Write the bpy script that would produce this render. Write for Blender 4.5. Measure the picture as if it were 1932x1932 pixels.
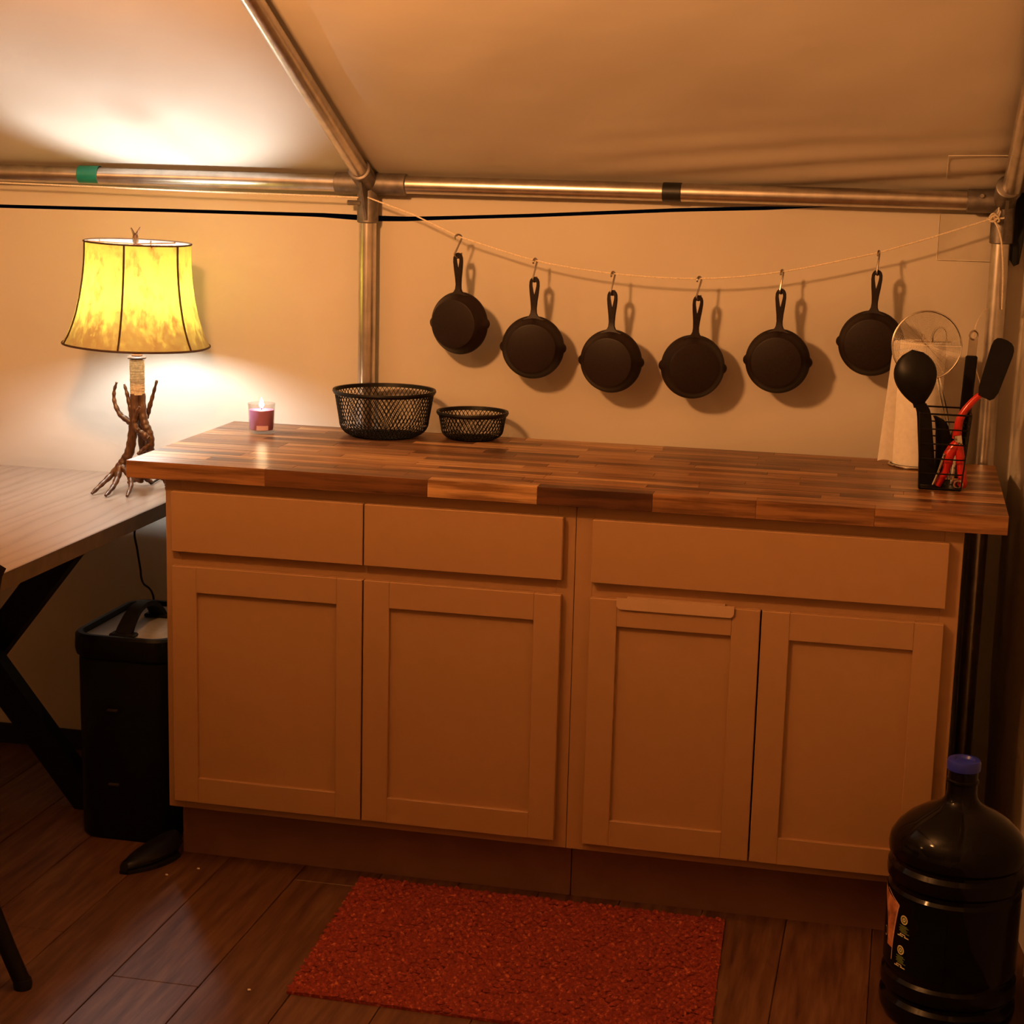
import bpy, bmesh, math, random
from mathutils import Vector, Matrix
random.seed(7)
scene = bpy.context.scene
COL = scene.collection
for o in list(bpy.data.objects):
    bpy.data.objects.remove(o)
pi, sin, cos = math.pi, math.sin, math.cos
Z0 = -0.017          # floor level (cabinet boxes are 0.893 tall from here)

# ------------------------------------------------------------------ camera
YAW, PIT, ROL, FPX = -0.2153, 0.1929, 0.0254, 3369.6
cd = bpy.data.cameras.new('camera')
cd.sensor_width = 36.0; cd.sensor_fit = 'HORIZONTAL'
cd.lens = 36.0 * FPX / 1932.0
cd.clip_start = 0.05
cam = bpy.data.objects.new('camera', cd); COL.objects.link(cam)
fw = Vector((sin(YAW)*cos(PIT), cos(YAW)*cos(PIT), -sin(PIT)))
rt0 = Vector((cos(YAW), -sin(YAW), 0)); up0 = rt0.cross(fw)
rt = cos(ROL)*rt0 + sin(ROL)*up0; up = -sin(ROL)*rt0 + cos(ROL)*up0
M = Matrix((rt, up, -fw)).transposed().to_4x4()
M.translation = Vector((1.5606, -3.5855, 1.568))
cam.matrix_world = M
scene.camera = cam

# ------------------------------------------------------------------ world, lights, exposure
w = bpy.data.worlds.new('night'); scene.world = w; w.use_nodes = True
w.node_tree.nodes['Background'].inputs[0].default_value = (0.004, 0.004, 0.006, 1)
w.node_tree.nodes['Background'].inputs[1].default_value = 0.3
vs = scene.view_settings
vs.view_transform = 'Standard'; vs.look = 'None'; vs.exposure = 0.04; vs.gamma = 1.0
vs.use_curve_mapping = False
scene.cycles.max_bounces = 5; scene.cycles.sampling_pattern = "TABULATED_SOBOL"; scene.cycles.diffuse_bounces = 3; scene.cycles.glossy_bounces = 2
scene.cycles.transmission_bounces = 4; scene.cycles.transparent_max_bounces = 12
scene.cycles.sample_clamp_indirect = 4.0
scene.cycles.caustics_reflective = False; scene.cycles.caustics_refractive = False
scene.cycles.use_adaptive_sampling = True; scene.cycles.adaptive_threshold = 0.06
scene.cycles.use_denoising = True; scene.cycles.use_light_tree = False
WARM = (1.0, 0.425, 0.135)
# warm lanterns hung from the ridge, behind and above the frame: position, watts, label (built at the end, each with its own light)
LANTERNS = [((0.30, -1.15, 1.95), 114.0, 'warm hanging lantern with an added light-blocking plate, nearer the cabinets'), ((-1.05, -1.25, 1.95), 14.0, 'warm hanging lantern with an added light-blocking plate, over the desk side')]
BULB_STRENGTH = 310.0
BULB_COL = (0.97, 1.0, 0.99)

# ------------------------------------------------------------------ material helpers
def nm(name):
    m = bpy.data.materials.new(name); m.use_nodes = True
    nt = m.node_tree; b = nt.nodes['Principled BSDF']
    return m, nt, b
def setp(b, **k):
    for n, v in k.items():
        i = b.inputs[n.replace('_', ' ')]
        i.default_value = (*v, 1) if isinstance(v, tuple) and len(v) == 3 else v
def N(nt, t, **k):
    n = nt.nodes.new(t)
    for a, v in k.items(): setattr(n, a, v)
    return n
def coords(nt, kind='Object', scale=(1, 1, 1)):
    t = N(nt, 'ShaderNodeTexCoord'); mp = N(nt, 'ShaderNodeMapping')
    mp.inputs['Scale'].default_value = scale
    nt.links.new(t.outputs[kind], mp.inputs[0]); return mp.outputs[0]
def noise(nt, vec, scale, detail=3, rough=.5):
    n = N(nt, 'ShaderNodeTexNoise'); n.inputs['Scale'].default_value = scale
    n.inputs['Detail'].default_value = detail; n.inputs['Roughness'].default_value = rough
    nt.links.new(vec, n.inputs['Vector']); return n.outputs[0]
def ramp(nt, fac, stops):
    r = N(nt, 'ShaderNodeValToRGB'); e = r.color_ramp.elements
    while len(e) < len(stops): e.new(.5)
    for x, (p, c) in zip(e, stops):
        x.position = p; x.color = (*c, 1)
    nt.links.new(fac, r.inputs[0]); return r.outputs[0]
def bump(nt, b, h, strength, dist=.001):
    n = N(nt, 'ShaderNodeBump'); n.inputs['Strength'].default_value = strength
    n.inputs['Distance'].default_value = dist
    nt.links.new(h, n.inputs['Height']); nt.links.new(n.outputs[0], b.inputs['Normal'])
def mixc(nt, fac, a, c, mode='MIX'):
    n = N(nt, 'ShaderNodeMix', data_type='RGBA', blend_type=mode)
    for s, v in ((0, fac), (6, a), (7, c)):
        if isinstance(v, (int, float)): n.inputs[s].default_value = v
        elif isinstance(v, tuple): n.inputs[s].default_value = (*v, 1)
        else: nt.links.new(v, n.inputs[s])
    return n.outputs[2]
def simple(name, col, rough=.5, metal=0., nscale=0, namt=.15, bmp=0, kind='Object', **k):
    m, nt, b = nm(name); setp(b, Base_Color=col, Roughness=rough, Metallic=metal, **k)
    if nscale:
        v = coords(nt, kind); f = noise(nt, v, nscale, 4)
        lo = tuple(x*(1-namt) for x in col); hi = tuple(min(1, x*(1+namt)) for x in col)
        nt.links.new(ramp(nt, f, [(.3, lo), (.7, hi)]), b.inputs['Base Color'])
        if bmp: bump(nt, b, f, bmp)
    return m

def canvas_mat():
    m, nt, b = nm('canvas'); setp(b, Roughness=.85)
    v = coords(nt)
    big = noise(nt, v, 2.2, 1)
    c = ramp(nt, big, [(.3, (.60, .535, .45)), (.7, (.66, .60, .515))])
    nt.links.new(c, b.inputs['Base Color'])
    bump(nt, b, noise(nt, coords(nt, 'Object', (1.2, 1.2, 3.2)), 3.4, 2, .55), .3, .01)
    return m
def stave_mat():
    m, nt, b = nm('acacia stave'); setp(b, Roughness=.36)
    oi = N(nt, 'ShaderNodeObjectInfo')
    v = coords(nt, 'Object', (1.5, 26, 26))
    add = N(nt, 'ShaderNodeVectorMath', operation='ADD'); sc = N(nt, 'ShaderNodeVectorMath', operation='SCALE')
    cb = N(nt, 'ShaderNodeCombineXYZ')
    for i in range(3): nt.links.new(oi.outputs['Random'], cb.inputs[i])
    nt.links.new(cb.outputs[0], sc.inputs[0]); sc.inputs['Scale'].default_value = 60
    nt.links.new(v, add.inputs[0]); nt.links.new(sc.outputs[0], add.inputs[1])
    g = noise(nt, add.outputs[0], 3.0, 5, .6)
    base = ramp(nt, oi.outputs['Random'], [(0., (.11, .038, .012)), (.3, (.25, .108, .036)), (.7, (.42, .20, .072)), (1., (.64, .37, .16))])
    dark = mixc(nt, 1.0, base, (.36, .30, .25), 'MULTIPLY')
    nt.links.new(mixc(nt, ramp(nt, g, [(.38, (0, 0, 0)), (.62, (1, 1, 1))]), dark, base), b.inputs['Base Color'])
    bump(nt, b, g, .12, .002)
    return m
def plank_mat():
    m, nt, b = nm('floor plank'); setp(b, Roughness=.5)
    oi = N(nt, 'ShaderNodeObjectInfo')
    v = coords(nt, 'Object', (16, 1.3, 1))
    g = noise(nt, v, 3.2, 6, .62)
    g2 = noise(nt, coords(nt, 'Object', (5, 2, 1)), 5, 3)
    base = ramp(nt, g, [(.25, (.046, .013, .006)), (.5, (.125, .054, .028)), (.75, (.20, .110, .060))])
    tint = ramp(nt, oi.outputs['Random'], [(0, (.78, .72, .68)), (1, (1.05, 1.0, .95))])
    c = mixc(nt, 1.0, base, tint, 'MULTIPLY')
    c = mixc(nt, ramp(nt, g2, [(.70, (0, 0, 0)), (.78, (.5, .5, .5))]), c, (.10, .04, .02))
    nt.links.new(c, b.inputs['Base Color']); bump(nt, b, g, .15, .002)
    return m
def desk_mat():
    m, nt, b = nm('desk veneer'); setp(b, Roughness=.34)
    v = coords(nt, 'Object', (7, .55, 7))
    wv = N(nt, 'ShaderNodeTexWave', wave_type='BANDS', bands_direction='X'); wv.inputs['Scale'].default_value = 1.1
    wv.inputs['Distortion'].default_value = 16; wv.inputs['Detail'].default_value = 4; wv.inputs['Detail Scale'].default_value = .9
    nt.links.new(v, wv.inputs[0])
    nt.links.new(ramp(nt, wv.outputs[1], [(.0, (.24, .175, .13)), (.10, (.28, .21, .165)), (1, (.31, .235, .185))]), b.inputs['Base Color'])
    bump(nt, b, wv.outputs[1], .2, .001)
    return m
def shade_mat():
    m, nt, b = nm('parchment shade')
    v = coords(nt, 'Object', (1, 1, 1)); n1 = noise(nt, v, 16, 6, .7); n2 = noise(nt, coords(nt, 'Object', (2, 2, 1.0)), 19, 6, .75)
    sx = N(nt, 'ShaderNodeSeparateXYZ'); nt.links.new(coords(nt), sx.inputs[0])
    # rawhide is stained brown in blotches towards the hem
    mr = N(nt, 'ShaderNodeMapRange'); mr.inputs[1].default_value = .115; mr.inputs[2].default_value = 0.0
    nt.links.new(sx.outputs[2], mr.inputs[0])
    mu = N(nt, 'ShaderNodeMath', operation='MULTIPLY_ADD'); nt.links.new(n2, mu.inputs[0]); mu.inputs[1].default_value = 4.2; mu.inputs[2].default_value = -2.05
    ad = N(nt, 'ShaderNodeMath', operation='ADD'); nt.links.new(mr.outputs[0], ad.inputs[0]); nt.links.new(mu.outputs[0], ad.inputs[1])
    c = ramp(nt, ad.outputs[0], [(.05, (.190, .148, .015)), (.42, (.130, .080, .009)), (.9, (.045, .020, .003))])
    c = mixc(nt, ramp(nt, n1, [(.4, (0, 0, 0)), (.75, (.3, .3, .3))]), c, (.20, .165, .026))
    tr = N(nt, 'ShaderNodeBsdfTranslucent'); df = N(nt, 'ShaderNodeBsdfDiffuse'); mx = N(nt, 'ShaderNodeMixShader')
    nt.links.new(c, tr.inputs[0]); df.inputs[0].default_value = (.70, .56, .34, 1)
    mx.inputs[0].default_value = .5
    nt.links.new(tr.outputs[0], mx.inputs[1]); nt.links.new(df.outputs[0], mx.inputs[2])
    nt.links.new(mx.outputs[0], nt.nodes['Material Output'].inputs[0])
    return m
def emit_mat(name, col, s):
    m = bpy.data.materials.new(name); m.use_nodes = True; nt = m.node_tree
    nt.nodes.remove(nt.nodes['Principled BSDF']); e = N(nt, 'ShaderNodeEmission')
    e.inputs[0].default_value = (*col, 1); e.inputs[1].default_value = s
    nt.links.new(e.outputs[0], nt.nodes['Material Output'].inputs[0]); return m

MT = dict(
    canvas=canvas_mat(), stave=stave_mat(), plank=plank_mat(), desk=desk_mat(), shade=shade_mat(),
    hook=simple('dull steel hook', (.34, .30, .27), .25, 1.0, 60, .1),
    patch=simple('canvas patch', (.57, .505, .42), .85, 0, 9, .12),
    seam=simple('seam thread', (.78, .70, .58), .8, 0, 60, .1),
    pipe=simple('galvanised pipe', (.62, .58, .54), .30, 1.0, 30, .14),
    fitting=simple('cast fitting', (.23, .205, .19), .5, .85, 45, .25, .1),
    bolt=simple('bolt steel', (.30, .27, .25), .4, .9, 60, .2),
    green=simple('green tape', (.01, .20, .16), .35, 0, 40, .1),
    black_tape=simple('black tape', (.012, .012, .012), .4, 0, 40, .2),
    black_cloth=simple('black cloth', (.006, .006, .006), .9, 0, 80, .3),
    cord=simple('cotton cord', (.80, .68, .52), .8, 0, 300, .2, .3),
    iron=simple('cast iron', (.015, .0075, .006), .46, .0, 180, .25, .12, Specular_IOR_Level=.22),
    chrome=simple('chrome wire', (.72, .68, .62), .18, 1.0, 50, .05),
    paint=simple('cabinet paint', (.39, .215, .095), .42, 0, 35, .02),
    dark_in=simple('unlit carcass', (.20, .14, .10), .8, 0, 20, .2),
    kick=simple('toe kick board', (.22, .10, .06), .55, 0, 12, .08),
    bar=simple('over door bar', (.52, .33, .19), .3, 0, 30, .03),
    black_metal=simple('black powder coat', (.006, .005, .005), .5, 0, 70, .2, Specular_IOR_Level=.14),
    black_wire=simple('black wire', (.006, .005, .0045), .45, 0, 70, .2, Specular_IOR_Level=.2),
    desk_edge=simple('desk edge band', (.10, .075, .05), .5, 0, 30, .2),
    nylon=simple('black nylon', (.008, .007, .007), .38, 0, 50, .2, Specular_IOR_Level=.14),
    red=simple('red plastic', (.50, .018, .012), .22, 0, 30, .08),
    paper=simple('kitchen paper', (.86, .80, .72), .9, 0, 90, .05, .3),
    card=simple('cardboard core', (.42, .28, .17), .9, 0, 40, .1),
    antler=None, jute=simple('jute binding', (.72, .56, .36), .85, 0, 160, .25, .4),
    copper=simple('aged copper', (.36, .14, .07), .4, .7, 40, .25),
    trim=simple('dark brown piping', (.05, .022, .010), .6, 0, 60, .2),
    wax=simple('plum wax', (.50, .21, .44), .4, 0, 18, .12),
    sticker=simple('pale sticker', (.66, .46, .62), .5, 0, 30, .04),
    box_body=simple('black moulded plastic', (.006, .006, .006), .42, 0, 60, .2, Specular_IOR_Level=.14),
    box_top=simple('grey moulded top', (.42, .39, .35), .3, 0, 60, .1),
    latch=simple('dark latch', (.06, .045, .035), .4, .5, 60, .2),
    strap=simple('black strap', (.008, .007, .007), .55, 0, 60, .2, Specular_IOR_Level=.14),
    jug=simple('dark jug plastic', (.0045, .0035, .0035), .10, 0, 8, .2, Specular_IOR_Level=.14),
    cap=simple('blue cap', (.02, .03, .40), .3, 0, 30, .1),
    lab_black=simple('label print black', (.0035, .004, .0035), .25, 0, 30, .1, Specular_IOR_Level=.1),
    lab_pale=simple('label print pale', (.80, .75, .42), .4, 0, 30, .05),
    lab_green=simple('label print green', (.26, .33, .05), .45, 0, 90, .2),
    lab_edge=simple('label gold edge', (.85, .60, .42), .35, 0, 30, .05),
    crumb=simple('crumb', (.85, .78, .66), .8, 0, 90, .1),
    rubber=simple('rubber', (.010, .009, .009), .7, 0, 60, .2, Specular_IOR_Level=.14),
    bulb=emit_mat('bulb glow', BULB_COL, BULB_STRENGTH),
    flame=emit_mat('flame', (1.0, .70, .40), 90.0),
)
def antler_mat():
    m, nt, b = nm('antler'); setp(b, Roughness=.36)
    g = noise(nt, coords(nt, 'Object', (3, 3, 1)), 28, 5, .65)
    nt.links.new(ramp(nt, g, [(.3, (.028, .011, .005)), (.55, (.095, .040, .016)), (.8, (.27, .135, .055))]), b.inputs['Base Color'])
    bump(nt, b, g, .4, .002); return m
MT['antler'] = antler_mat()
def rug_mat():
    m, nt, b = nm('rug yarn'); setp(b, Roughness=.95)
    g = noise(nt, coords(nt), 120, 3, .6)
    nt.links.new(ramp(nt, g, [(.35, (.15, .014, .006)), (.58, (.25, .026, .011)), (.68, (.46, .12, .045))]), b.inputs['Base Color'])
    return m
MT['rug'] = rug_mat()
def glass_mat():
    m = bpy.data.materials.new('candle glass'); m.use_nodes = True; nt = m.node_tree; nt.nodes.remove(nt.nodes['Principled BSDF'])
    tr = N(nt, 'ShaderNodeBsdfTransparent'); tr.inputs[0].default_value = (.93, .92, .90, 1)
    gl = N(nt, 'ShaderNodeBsdfGlossy'); gl.inputs['Roughness'].default_value = .05
    lw = N(nt, 'ShaderNodeLayerWeight'); lw.inputs[0].default_value = .25; mx = N(nt, 'ShaderNodeMixShader')
    mm = N(nt, 'ShaderNodeMath', operation='MULTIPLY'); mm.inputs[1].default_value = .35
    nt.links.new(lw.outputs['Facing'], mm.inputs[0]); nt.links.new(mm.outputs[0], mx.inputs[0]); nt.links.new(tr.outputs[0], mx.inputs[1]); nt.links.new(gl.outputs[0], mx.inputs[2])
    nt.links.new(mx.outputs[0], nt.nodes['Material Output'].inputs[0]); return m
MT['glass'] = glass_mat()
def photo_mat():
    m, nt, b = nm('label picture'); setp(b, Roughness=.4)
    g = noise(nt, coords(nt, 'Object', (1, 1, 1)), 34, 4, .6)
    nt.links.new(ramp(nt, g, [(.35, (.20, .06, .03)), (.55, (.62, .24, .11)), (.75, (.85, .45, .24))]), b.inputs['Base Color'])
    return m
MT['photo'] = photo_mat()

# ------------------------------------------------------------------ mesh helpers
WO = {}   # world origin of every empty / mesh (unrotated builders only)
def tag(o, label=None, cat=None, group=None, kind=None):
    if label: o['label'] = label
    if cat: o['category'] = cat
    if group: o['group'] = group
    if kind: o['kind'] = kind
    return o
def thing(name, loc, label, cat, group=None, kind=None):
    o = bpy.data.objects.new(name, None); o.empty_display_size = .05; o.location = loc
    COL.objects.link(o); WO[o] = Vector(loc); return tag(o, label, cat, group, kind)
class MB:
    def __init__(s): s.v = []; s.f = []
    def add(s, vs, fs):
        k = len(s.v); s.v += [tuple(p) for p in vs]; s.f += [tuple(i+k for i in f) for f in fs]; return s
    def box(s, x0, x1, y0, y1, z0, z1, c=0.0):
        if c <= 0:
            return s.add([(x, y, z) for x in (x0, x1) for y in (y0, y1) for z in (z0, z1)],
                         [(0, 1, 3, 2), (4, 6, 7, 5), (0, 4, 5, 1), (2, 3, 7, 6), (0, 2, 6, 4), (1, 5, 7, 3)])
        bm = bmesh.new(); bmesh.ops.create_cube(bm, size=1)
        for q in bm.verts:
            q.co = ((x0+x1)/2+q.co.x*(x1-x0), (y0+y1)/2+q.co.y*(y1-y0), (z0+z1)/2+q.co.z*(z1-z0))
        bmesh.ops.bevel(bm, geom=bm.edges[:], offset=c, segments=1 if c < .004 else 3, profile=.5, affect='EDGES')
        bm.verts.index_update()
        s.add([q.co[:] for q in bm.verts], [[q.index for q in f.verts] for f in bm.faces]); bm.free(); return s
    def tube(s, pts, r, n=10, closed=False, cap=True, twist=0):
        P = [Vector(p) for p in pts]; L = len(P); rs = r if isinstance(r, (list, tuple)) else [r]*L
        def tan(i):
            a = P[(i-1) % L] if closed or i > 0 else P[i]; b = P[(i+1) % L] if closed or i < L-1 else P[i]
            return (b-a).normalized()
        t = tan(0); u = t.orthogonal().normalized(); vs = []
        for i in range(L):
            t2 = tan(i); u = (u - t2*u.dot(t2))
            u = u.normalized() if u.length > 1e-8 else t2.orthogonal().normalized()
            w_ = t2.cross(u)
            for k in range(n):
                a = 2*pi*k/n; vs.append(P[i] + (u*cos(a)+w_*sin(a))*rs[i])
        fs = []
        for i in range(L if closed else L-1):
            j = (i+1) % L
            for k in range(n): fs.append((i*n+k, i*n+(k+1) % n, j*n+(k+1) % n, j*n+k))
        if cap and not closed:
            fs.append(tuple(range(n-1, -1, -1))); fs.append(tuple((L-1)*n+k for k in range(n)))
        return s.add(vs, fs)
    def lathe(s, prof, c=(0, 0, 0), n=32, rfun=None, cap0=False, cap1=False):
        vs = []
        for i, (r, z) in enumerate(prof):
            for k in range(n):
                a = 2*pi*k/n; q = r*(rfun(i, a) if rfun else 1); vs.append((c[0]+q*cos(a), c[1]+q*sin(a), c[2]+z))
        fs = [(i*n+k, i*n+(k+1) % n, (i+1)*n+(k+1) % n, (i+1)*n+k) for i in range(len(prof)-1) for k in range(n)]
        if cap0: fs.append(tuple(range(n-1, -1, -1)))
        if cap1: fs.append(tuple((len(prof)-1)*n+k for k in range(n)))
        return s.add(vs, fs)
    def loft(s, rings, closed_ring=True, cap=True):
        n = len(rings[0]); vs = [p for r in rings for p in r]; fs = []
        for i in range(len(rings)-1):
            for k in range(n if closed_ring else n-1):
                fs.append((i*n+k, i*n+(k+1) % n, (i+1)*n+(k+1) % n, (i+1)*n+k))
        if cap and closed_ring: fs += [tuple(range(n-1, -1, -1)), tuple((len(rings)-1)*n+k for k in range(n))]
        return s.add(vs, fs)
    def xf(s, m):
        s.v = [tuple(m @ Vector(p)) for p in s.v]; return s
    def build(s, name, mat, parent=None, smooth=True, origin=None, local=False, sharp=35):
        o0 = Vector((0, 0, 0))
        if not local:
            o0 = WO[parent] if parent is not None else Vector(origin or (0, 0, 0))
        me = bpy.data.meshes.new(name)
        me.from_pydata([tuple(Vector(p)-o0) for p in s.v], [], s.f)
        bm = bmesh.new(); bm.from_mesh(me); bmesh.ops.recalc_face_normals(bm, faces=bm.faces[:]); bm.to_mesh(me); bm.free()
        me.materials.append(MT[mat] if isinstance(mat, str) else mat)
        if smooth:
            for p in me.polygons: p.use_smooth = True
            me.set_sharp_from_angle(angle=math.radians(sharp))
        o = bpy.data.objects.new(name, me); COL.objects.link(o)
        if parent is not None: o.parent = parent
        elif not local: o.location = o0
        WO[o] = o0 if not local else Vector((0, 0, 0))
        return o
def spline(pts, n=6):
    P = [Vector(p) for p in pts]; P = [2*P[0]-P[1]] + P + [2*P[-1]-P[-2]]; out = []
    for i in range(1, len(P)-2):
        for k in range(n):
            t = k/n; a, b, c, d = P[i-1], P[i], P[i+1], P[i+2]
            out.append(.5*((2*b)+(c-a)*t+(2*a-5*b+4*c-d)*t*t+(-a+3*b-3*c+d)*t**3))
    return out + [P[-2]]
def lerpr(a, b, n, p=1): return [a+(b-a)*(i/(n-1))**p for i in range(n)]
def grid(nx, ny, fn):
    m = MB(); m.add([fn(i/nx, j/ny) for j in range(ny+1) for i in range(nx+1)],
                    [(j*(nx+1)+i, j*(nx+1)+i+1, (j+1)*(nx+1)+i+1, (j+1)*(nx+1)+i) for j in range(ny) for i in range(nx)])
    return m
def wobble(a, b): return .5*sin(a*3.1+b*1.7+.6)+.3*sin(a*7.3-b*4.1+1.9)+.2*sin(a*12.7+b*9.3)

# ------------------------------------------------------------------ THE SETTING: floor, canvas walls, roof
YW = 0.685                      # back canvas wall
XR, XL, YF = 1.818, -2.7, -4.05  # right wall corner, left wall, front wall
fl = tag(MB().box(XL-.1, 2.3, YF-.1, .80, Z0-.06, Z0-.006).build('floor', 'plank', smooth=False), 'brown wooden plank floor of the tent', kind='structure')
k = 0
PW = .1815
x = .118 - PW*9
while x < 2.0:
    y = -1.75 + (k*.53 % 1.2) - 1.2
    while y < .76:
        y1 = min(y+1.22, .78)
        if y1 > -1.6 and y1-y > .05:
            MB().box(x+.0009, x+PW-.0009, max(y, -1.7)+.0008, y1-.0008, Z0-.006, Z0, .0011).build('plank', 'plank', fl, smooth=False)
        y = y1 if y1 < .78 else 9
    x += PW; k += 1

SLOT = [(-2.8, 1.425), (-.73, 1.426), (-.295, 1.429), (.124, 1.430), (.247, 1.426), (.341, 1.427), (.658, 1.445), (1.014, 1.469), (1.334, 1.485), (1.40, 1.488), (1.9, 1.49)]
def slot(x):
    for (a, za), (b, zb) in zip(SLOT, SLOT[1:]):
        if x <= b: return za+(zb-za)*(x-a)/(b-a)
    return SLOT[-1][1]
def slot_w(x):
    if x > 1.36: return 0
    return (.0088 + .005*math.exp(-((x-.25)/.12)**2))*min(1, (1.36-x)/.14)
ROOF_S = .46
def roof_z(y): return 1.512 + ROOF_S*(.65-y) + .0286
def back_y(x, z):
    d = .0035*wobble(x*1.3, z*2)
    if x > .5: d += .0055*sin((z*1.25-x*.42)*17+.6*sin(x*5))*min(1, (x-.5)/.8)*min(1, (1.82-x)/.2)   # slack diagonal folds towards the corner
    return YW + d
grid(150, 50, lambda u, v: ((lambda x, z: (x, back_y(x, z), z))(XL+(XR-XL)*u, Z0 + v*(slot(XL+(XR-XL)*u)-slot_w(XL+(XR-XL)*u)/2-Z0)))).build('wall_back', 'canvas')
tag(bpy.data.objects['wall_back'], 'beige canvas back wall of the tent', kind='structure')
grid(150, 6, lambda u, v: ((lambda x: (x, back_y(x, 1.4)-.001, slot(x)+slot_w(x)/2 + v*(roof_z(YW)+.012-slot(x)-slot_w(x)/2)))(XL+(XR-XL)*u))).build('trim_1', 'canvas')
tag(bpy.data.objects['trim_1'], 'canvas eave strip above the dark gap', kind='structure')
RIDGE = -1.66
def roof_surf(x, y):
    v = (.70-y)/(.70-RIDGE)
    d = sin((x-.255)/1.5*pi)**2
    z = roof_z(y) + .014*d*sin(pi*min(1, max(0, v*1.5))) + .003*wobble(x*1.7, y*2.3)*max(0, min(1, v*8))
    if x > .7: z += .0045*sin((y*4.6+x*.9)*15)*math.exp(-((v-.045)/.06)**2)*min(1, (x-.7)/.6)
    if x > .7: z += .004*sin(y*9-x*2.2)*min(1, (x-.7)/.6)*max(0, min(1, v*5))
    return z
def roof_pt(u, v):
    x = XL-.1+(2.2-XL)*u; y = .70+(RIDGE-.70)*v
    return (x, y, roof_surf(x, y))
tag(grid(110, 130, roof_pt).build('ceiling', 'canvas'), 'sloping beige canvas roof of the tent', kind='structure')
tag(grid(20, 10, lambda u, v: (XL-.1+(2.2-XL)*u, RIDGE+(YF-.1-RIDGE)*v, roof_z(RIDGE)-ROOF_S*(RIDGE-(RIDGE+(YF-.1-RIDGE)*v)))).build('ceiling_far_slope', 'canvas'), 'far slope of the canvas roof', kind='structure')
def right_x(y, z): return XR + .075*max(0, min(1, (.62-y)/.8)) + .004*wobble(y*4, z*2) + .010*sin(y*23+z*2)*max(0, min(1, (1.5-z)))
tag(grid(50, 30, lambda u, v: ((lambda y: (right_x(y, v*1.5), y, Z0+v*(min(roof_z(y), 2*roof_z(RIDGE)-roof_z(y)+0 if y > RIDGE else roof_z(2*RIDGE-y))-Z0+.01) if y < RIDGE else Z0+v*(roof_z(y)-Z0+.01)))(YW-.0+(YF-YW)*u))).build('wall_right', 'canvas'), 'beige canvas end wall on the right', kind='structure')
tag(grid(20, 10, lambda u, v: ((lambda y: (XL, y, Z0+v*((roof_z(y) if y > RIDGE else roof_z(2*RIDGE-y))-Z0)))(YW+(YF-YW)*u))).build('wall_left', 'canvas'), 'beige canvas end wall on the left', kind='structure')
tag(grid(20, 6, lambda u, v: (XL+(2.2-XL)*u, YF, Z0+v*(1.62-Z0))).build('wall_front', 'canvas'), 'canvas wall behind the viewer', kind='structure')
tag(MB().box(XL, XR-.01, YW-.018, YW-.008, Z0, Z0+.055, .002).build('shadow_strip_back', 'black_cloth', smooth=False), 'dark strip for the shadow along the foot of the back wall', kind='structure')  # black strip stands in for the shaded gap at the wall foot

# stitched reinforcement patches at the corner: thin cloth sewn on wall and roof, with a raised hem
pw_ = grid(10, 8, lambda u, v: (1.614+.135*u, back_y(1.614+.135*u, 1.374+.105*v)-.0030, 1.374+.105*v)).build('corner_patch', 'patch')
pw_.parent = bpy.data.objects['wall_back']
h = MB()
for a, b in (((1.614, 1.374), (1.614, 1.479)), ((1.614, 1.374), (1.735, 1.374))):
    h.tube([(a[0]+(b[0]-a[0])*t/8, back_y(a[0]+(b[0]-a[0])*t/8, a[1]+(b[1]-a[1])*t/8)-.0038, a[1]+(b[1]-a[1])*t/8) for t in range(9)], .0009, 5)
hs = h.build('patch_hem', 'seam'); hs.parent = pw_
h = MB()
def rp(x, y): return (x, y, roof_surf(x, y)-.0022)
for a, b in (((1.622, .615), (1.622, .50)), ((1.622, .50), (1.80, .50))):
    h.tube([rp(a[0]+(b[0]-a[0])*t/14, a[1]+(b[1]-a[1])*t/14) for t in range(15)], .0010, 5)
hs = h.build('patch_hem', 'seam'); hs.parent = bpy.data.objects['ceiling']

# black flap strip hanging in the tent corner, running up beside the end rafter
m = MB()
ring = [(1.770, .652, 1.388), (1.784, .650, 1.366), (1.796, .652, 1.372), (1.805, .648, 1.45), (1.807, .640, 1.508), (1.815, .52, 1.558), (1.826, .2, 1.705), (1.836, -.2, 1.886),
        (1.836, -.2, 1.914), (1.824, .2, 1.733), (1.811, .52, 1.587), (1.800, .640, 1.533), (1.780, .652, 1.528)]
m.add(ring, []); n_ = len(ring); m.add([(x_, y_-.004, z_) for x_, y_, z_ in ring], [])
pairs = [(0, 12), (1, 12), (2, 11), (3, 11), (4, 11), (5, 10), (6, 9), (7, 8)]
fs = [(a, c, d, b) for (a, b), (c, d) in zip(pairs, pairs[1:])]
fs = [tuple(dict.fromkeys(f)) for f in fs]
m.f += fs + [tuple(i+n_ for i in reversed(f)) for f in fs] + [(i, (i+1) % n_, (i+1) % n_+n_, i+n_) for i in range(n_)]
tag(m.build('tent_flap', 'black_cloth', origin=(1.784, .650, 1.366), smooth=False), 'black cloth flap strip hanging in the tent corner beside the end post', 'flap')

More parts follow.
